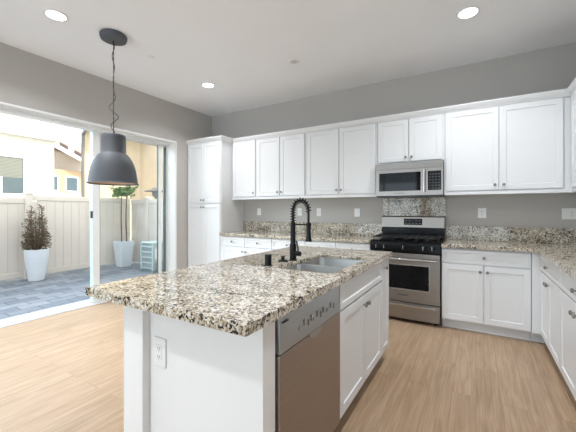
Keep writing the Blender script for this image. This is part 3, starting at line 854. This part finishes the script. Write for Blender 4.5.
# ------------------------------------------------------------------ ceiling fittings
def downlight(x, y, label):
    r = thing('ceiling_light', label, 'ceiling light', (x, y, ZC-.012), 'recessed ceiling lights')
    MB().lathe([(.072, ZC-.001), (.096, ZC-.001), (.097, ZC-.006), (.09, ZC-.010), (.074, ZC-.007)], (x, y, 0), 'z', 36, close=False).build('trim_ring', M['trim'], r, smooth=True)
    MB().lathe([(.074, ZC-.0012), (.074, ZC-.0055), (.002, ZC-.006)], (x, y, 0), 'z', 36).build('diffuser', M['lamp'], r, smooth=True)
    d = bpy.data.lights.new('downlight', 'AREA'); d.shape = 'DISK'; d.size = .13; d.spread = math.radians(140); d.energy = DOWNLIGHT_W; d.color = (.93, .96, 1)
    o = bpy.data.objects.new('downlight', d); COL.objects.link(o); o.parent = r; o.location = (0, 0, -.004)
downlight(-3.25, 1.377, 'lit recessed ceiling light left of the pendant lamp')
downlight(-3.234, 3.239, 'lit recessed ceiling light nearest the pantry corner')
downlight(-.061, 3.231, 'lit recessed ceiling light at the right, above the stove aisle')
downlight(-.061, 1.377, 'lit recessed ceiling light over the aisle, outside the picture')  # extra lamp added to brighten the island and aisle floor
downlight(-1.65, -.5, 'lit recessed ceiling light behind the viewpoint, over the middle of the room')  # unseen lamp added for its light on the floor and island
downlight(-3.25, -.5, 'lit recessed ceiling light behind the viewpoint, on the patio side')  # likewise added to lift the floor, never in view
r = thing('ceiling_fitting', 'small unlit round recessed fitting in mid ceiling', 'ceiling fitting', (-1.842, 3.235, ZC-.012))
MB().lathe([(.042, ZC-.001), (.066, ZC-.001), (.066, ZC-.006), (.06, ZC-.010), (.044, ZC-.008)], (-1.842, 3.235, 0), 'z', 30, close=False).build('trim_ring', M['trim'], r, smooth=True)
MB().lathe([(.043, ZC-.001), (.043, ZC-.003), (.002, ZC-.0035)], (-1.842, 3.235, 0), 'z', 30).build('lens', M['pot'], r, smooth=True)
tag(MB().lathe([(.042, ZC-.0005), (.042, ZC-.006), (.037, ZC-.009), (.002, ZC-.0095)], (-3.21, 2.31, 0), 'z', 28).build('ceiling_disc', M['ceiling'], smooth=True),
    'tiny flat white disc on the ceiling right of the pendant lamp', 'ceiling cap')

# ------------------------------------------------------------------ patio
GZ = -.05
KEEP_WORLD = True
struct(MB().box((-7.6, -3, GZ-.1), (XO-.0, 5.2, GZ)).build('floor_patio', M['paver']))
struct(MB().box((-40, -20, GZ-.3), (-7.6, 40, GZ-.05)).build('ground', M['paver']))
KEEP_WORLD = False
XFN, YFN = -7.43, 4.80
def fence_run(name, label, T, length, top, posts, lower=None):
    r = thing(name, label, 'fence', T @ Vector((0, 0, GZ)), 'cream vinyl fences')
    m = MB(T); wb = .152; k = int(length/wb)
    tp = lambda u: top if lower is None or u > lower[0] else lower[1]
    i = 0
    while i < k:
        u = i*wb
        m.box((u+.003, -.012, GZ+.14), (u+wb-.003, .012, tp(u)-.09)); i += 1
    m.box((0, -.006, GZ+.13), (length, .006, top-.12))
    m.build('boards', M['fence'], r)
    segs = [0]+sorted(posts)+[length]
    for a, b in zip(segs, segs[1:]):
        t = tp((a+b)/2)
        if b-a > .2:
            MB(T).box((a, -.028, t-.10), (b, .028, t)).build('top_rail', M['fence'], r, bevel=.006)
            MB(T).box((a, -.028, GZ+.05), (b, .028, GZ+.15)).build('bottom_rail', M['fence'], r, bevel=.006)
    for u in posts:
        q = MB(T).box((u-.062, -.064, GZ), (u+.062, .062, top+.02)).build('post', M['fence'], r, bevel=.006)
        m = MB(T); m.box((u-.072, -.074, top+.02), (u+.072, .072, top+.04)); m.taper((u, -.001), (.066, .066), (.01, .01), top+.04, top+.068)
        m.build('cap', M['fence'], q)
fence_run('patio_fence', 'long cream board fence facing the patio door', frame(XFN, -2.5, (0, 1), (1, 0)), YFN+2.5-.04, 1.56, [2.75, 5.17], (2.69+2.5, 1.50))
fence_run('patio_fence', 'short cream board fence beside the cooling unit', frame(XFN+.03, YFN, (1, 0), (0, -1)), 2.75, 1.53, [.64])

# pots and plants
def pot(r, cx, cy, rt, rb, h, square):
    z0 = GZ+.002
    m = MB(); n = 4 if square else 32
    if square:
        prof = [(rb*1.1, 0), (rt*1.1, h), (rt*1.1-.025, h), (rt*1.1-.03, h-.05)]
        rings = []
        for q, z in prof:
            rings.append([m.v((cx+sx*q, cy+sy*q, z0+z)) for sx, sy in ((-.8,-.8),(.8,-.8),(.8,.8),(-.8,.8))])
        for A, B in zip(rings, rings[1:]):
            for i in range(4): m.face([A[i], A[(i+1) % 4], B[(i+1) % 4], B[i]])
        m.face(rings[0][::-1]); m.face(rings[-1])
        m.build('pot', M['pot'], r, bevel=.012)
        MB().box((cx-rt*.8, cy-rt*.8, z0+h-.049), (cx+rt*.8, cy+rt*.8, z0+h-.035)).build('soil', M['soil'], r)
    else:
        m.lathe([(rb*.9, 0), (rb, .012), (rb*1.18, h*.3), (rt*.95, h*.7), (rt, h-.02), (rt, h), (rt-.022, h), (rt-.03, h-.05)], (cx, cy, z0), 'z', 36)
        m.build('pot', M['pot'], r, smooth=True)
        MB().cyl((cx, cy, z0), rt-.028, h-.049, h-.03, 'z', 28).build('soil', M['soil'], r)
# bushy shrub
cx, cy = -7.1, 2.69
r = thing('potted_shrub', 'bushy bronze-green shrub in a tall white pot against the fence', 'potted plant', (cx, cy, GZ))
pot(r, cx, cy, .19, .125, .59, False)
br = MB(); lf = MB()
for i in range(46):
    a = random.uniform(0, 2*math.pi); hh = random.uniform(.3, .86)*(1 if i % 3 else 1.0)
    sp_ = .23*(1-.72*max(0, hh-.36)/.6)*random.uniform(.5, 1.1)
    p0 = Vector((cx+.03*math.cos(a), cy+.03*math.sin(a), GZ+.55)); p2 = Vector((cx+sp_*math.cos(a), cy+sp_*math.sin(a), GZ+.56+hh))
    p1 = p0.lerp(p2, .5)+Vector((math.cos(a), math.sin(a), 0))*.06
    pts = [p0*(1-t)**2+p1*2*t*(1-t)+p2*t*t for t in [k/6 for k in range(7)]]
    br.tube(pts, [.005-.0006*k for k in range(7)], 5)
    for k in range(34):
        t = random.uniform(.18, 1.0); p = p0*(1-t)**2+p1*2*t*(1-t)+p2*t*t
        ld = Vector((random.gauss(0, .8), random.gauss(0, .8), random.gauss(.5, .6)))
        lf.leaf(p+ld*.012, random.uniform(.03, .055), ld)
for k in range(900):
    a = random.uniform(0, 6.283); rr = .2*math.sqrt(random.random()); p = Vector((cx+rr*math.cos(a), cy+rr*math.sin(a), GZ+.58+random.uniform(0, .3)))
    lf.leaf(p, random.uniform(.03, .055), Vector((math.cos(a), math.sin(a), random.uniform(-.2, .9))))
br.build('branches', M['bark'], r); lf.build('foliage', M['leaf_red'], r)
# small tree with two slim stems
cx, cy = -7.1, 4.40
r = thing('potted_tree', 'small green-crowned tree with two slim stems in a square pot', 'potted plant', (cx, cy, GZ))
pot(r, cx, cy, .19, .13, .60, True)
for dx, dy, nm in ((-.03, -.04, 0), (.02, .05, 1)):
    pts = [(cx+dx+.006*math.sin(z*5+nm), cy+dy+.006*math.cos(z*6), GZ+.55+z) for z in [k*.1 for k in range(13)]]
    MB().tube(pts, [.017-.0006*k for k in range(13)], 8).build('trunk', M['bark'], r, smooth=True)
lf = MB(); br = MB()
for i in range(34):
    a = random.uniform(0, 6.283); el = random.uniform(-.1, 1.2); R_ = random.uniform(.16, .34)
    p0 = Vector((cx, cy, GZ+1.68)); d = Vector((math.cos(a)*math.cos(el), math.sin(a)*math.cos(el), math.sin(el)*.8)); p2 = p0+d*R_
    br.tube([p0, p0.lerp(p2, .5)+Vector((0, 0, .02)), p2], [.005, .004, .002], 5)
    for k in range(34):
        t = random.uniform(.25, 1.08); p = p0.lerp(p2, t)+Vector((random.gauss(0, .02),)*3)
        lf.leaf(p, random.uniform(.06, .10), Vector((math.cos(a)+random.gauss(0, .6), math.sin(a)+random.gauss(0, .6), random.gauss(.1, .5))))
br.build('branches', M['bark'], r); lf.build('foliage', M['leaf_green'], r)

# cooling unit
ax0, ax1, ay0, ay1, az0, az1 = -6.30, -5.87, 4.28, 4.72, GZ, .58
r = thing('air_conditioner', 'pale grey outdoor cooling unit with louvred sides on the patio', 'air conditioner', ((ax0+ax1)/2, (ay0+ay1)/2, GZ))
MB().box((ax0-.02, ay0-.02, GZ+.0005), (ax1+.02, ay1+.02, GZ+.035)).build('base', M['ac_dark'], r)
MB().box((ax0+.02, ay0+.02, GZ+.0355), (ax1-.02, ay1-.02, az1-.03)).build('coil', M['ac_dark'], r)
MB().box((ax0, ay0, az1-.029), (ax1, ay1, az1)).build('lid', M['ac'], r, bevel=.01)
for sx, sy in ((ax0, ay0), (ax1-.04, ay0), (ax0, ay1-.04), (ax1-.04, ay1-.04)):
    MB().box((sx, sy, GZ+.0355), (sx+.04, sy+.04, az1-.03)).build('corner_post', M['ac'], r)
m = MB()
for i in range(5):
    z = GZ+.06+i*.115
    m.box((ax0+.04, ay0+.004, z), (ax1-.04, ay0+.02, z+.035))
    for j in range(3): m.box((ax0+.04, ay0+.008, z+.045+j*.022), (ax1-.04, ay0+.02, z+.052+j*.022))
m.build('louvre', M['ac'], r)
MB().box((ax1-.022, ay0+.04, GZ+.2), (ax1-.006, ay1-.04, az1-.03)).build('side_panel', M['ac'], r)
m = MB()
for i in range(5): m.box((ax1-.018, ay0+.05, GZ+.05+i*.03), (ax1-.008, ay1-.05, GZ+.062+i*.03))
m.build('louvre', M['ac'], r)
MB().box((ax1-.006, ay0+.06, .22), (ax1-.002, ay0+.15, .45)).build('rating_plate', M['plate'], r)

# patio heater behind the fence
hx, hy = -7.72, 5.72
r = thing('patio_heater', 'dark wide-brimmed patio heater top showing above the short fence', 'patio heater', (hx, hy, GZ))
MB().cyl((hx, hy, 0), .03, GZ, 1.64, 'z', 14).build('pole', M['heater'], r, smooth=True)
MB().cyl((hx, hy, 0), .2, GZ-.0, GZ+.1, 'z', 24).build('base', M['heater'], r)
MB().lathe([(.05, 1.64), (.09, 1.67), (.10, 1.76), (.11, 1.79)], (hx, hy, 0), 'z', 24).build('burner', M['heater'], r, smooth=True)
MB().lathe([(.30, 1.79), (.305, 1.80), (.2, 1.835), (.11, 1.85), (.09, 1.89), (.01, 1.90)], (hx, hy, 0), 'z', 32).build('reflector', M['heater'], r, smooth=True)

# ------------------------------------------------------------------ neighbouring houses
r = thing('neighbour_house', 'white stucco house with eave and blind-covered window over the fence', 'house', (-12, 1, GZ))
MB().box((-14, -6, GZ), (-10, 4.19, 3.15)).build('wall', M['stucco_white'], r)
MB().box((-14.4, -6.4, 3.15), (-9.8, 4.22, 3.64)).build('eave', M['stucco_white'], r)
m = MB(); m.extrude([(-14.4, -6.4, 3.641), (-9.8, -6.4, 3.641), (-12, -6.4, 4.7)], (0, 10.6, 0)); m.build('roof', M['stucco_white'], r)
m = MB(); wy0, wy1, wz0, wz1 = 2.35, 3.50, 1.69, 2.60
for t, x in ((.10, -9.97),):
    m.box((-10, wy0-t, wz0-t), (x, wy0, wz1+t)); m.box((-10, wy1, wz0-t), (x, wy1+t, wz1+t)); m.box((-10, wy0, wz0-t), (x, wy1, wz0)); m.box((-10, wy0, wz1), (x, wy1, wz1+t))
m.box((-10, wy0-.2, wz1+.14), (-9.95, wy1+.30, wz1+.24))
wf_ = m.build('window', M['trim'], r)
MB().box((-9.999, wy0, wz0), (-9.985, wy1, wz1)).build('pane', M['pane_far'], wf_)
MB().box((-9.9845, wy0+.02, wz0+.40), (-9.98, wy1-.02, wz1-.02)).build('blind', M['blind'], wf_)
MB().box((-9.9845, (wy0+wy1)/2+.1, wz0), (-9.975, (wy0+wy1)/2+.15, wz0+.41)).build('mullion', M['trim'], wf_)

r = thing('neighbour_house', 'beige stucco house with gutter and downspout behind the patio door stile', 'house', (-12, 7, GZ))
MB().prism([(-10.2, 5.02), (-10.2, 8.9), (-14, 8.9), (-14, 7.3)], GZ, 6.0).build('wall', M['stucco_beige'], r)
MB().box((-10.1995, 6.93, GZ), (-8.2, 8.9, 6.0)).build('wing', M['stucco_beige'], r)
m = MB(); m.tube([(-10.13, 5.0, 3.55), (-10.13, 5.0, GZ)], .045, 10); m.tube([(-9.75, 5.02, 3.78), (-9.95, 5.0, 3.66), (-10.13, 5.0, 3.55)], .05, 10); m.build('downspout', M['gutter'], r, smooth=True)
m = MB(); m.box((-10.2, 4.6, 3.9), (-9.65, 6.92, 4.1)); m.box((-9.80, 4.55, 3.74), (-9.62, 6.92, 3.899)); m.build('gutter', M['gutter'], r)

r = thing('distant_house', 'distant tile-roofed house seen between the two neighbouring houses', 'house', (-20, 9.5, GZ))
MB().box((-24, 6.5, GZ), (-20, 12.5, 3.55)).build('wall', M['stucco_tan'], r)
def zl(y): return 4.607-(y-8.524)*.456
m = MB(); m.extrude([(-19.4, 6.0, zl(6)+.10), (-19.4, 10.6, zl(10.6)+.10), (-19.4, 10.6, zl(10.6)+.32), (-19.4, 6.0, zl(6)+.32)], (-3.0, 0, .9)); m.build('lower_roof', M['tiles'], r)
m = MB(); m.extrude([(-19.38, 6.0, zl(6)-.12), (-19.38, 10.6, zl(10.6)-.12), (-19.38, 10.6, zl(10.6)+.10), (-19.38, 6.0, zl(6)+.10)], (-.1, 0, 0)); m.build('fascia', M['trim'], r)
MB().box((-25, 5.0, 3.6), (-21.5, 13, 5.0)).build('upper_wall', M['stucco_white'], r)
m = MB(); m.extrude([(-21.2, 4.8, 4.75), (-21.2, 13, 4.75), (-24, 13, 5.9), (-24, 4.8, 5.9)], (0, 0, .12)); m.build('upper_roof', M['tiles'], r)
for a in (7.9, 8.9):
    f_ = MB().box((-19.995, a, 2.3), (-19.93, a+.7, 3.2)).build('window', M['trim'], r)
    MB().box((-19.929, a+.08, 2.38), (-19.92, a+.62, 3.12)).build('pane', M['pane_far'], f_)
MB().box((-19.99, 6.6, 1.95), (-19.3, 12.2, 2.2)).build('balcony', M['trim'], r)
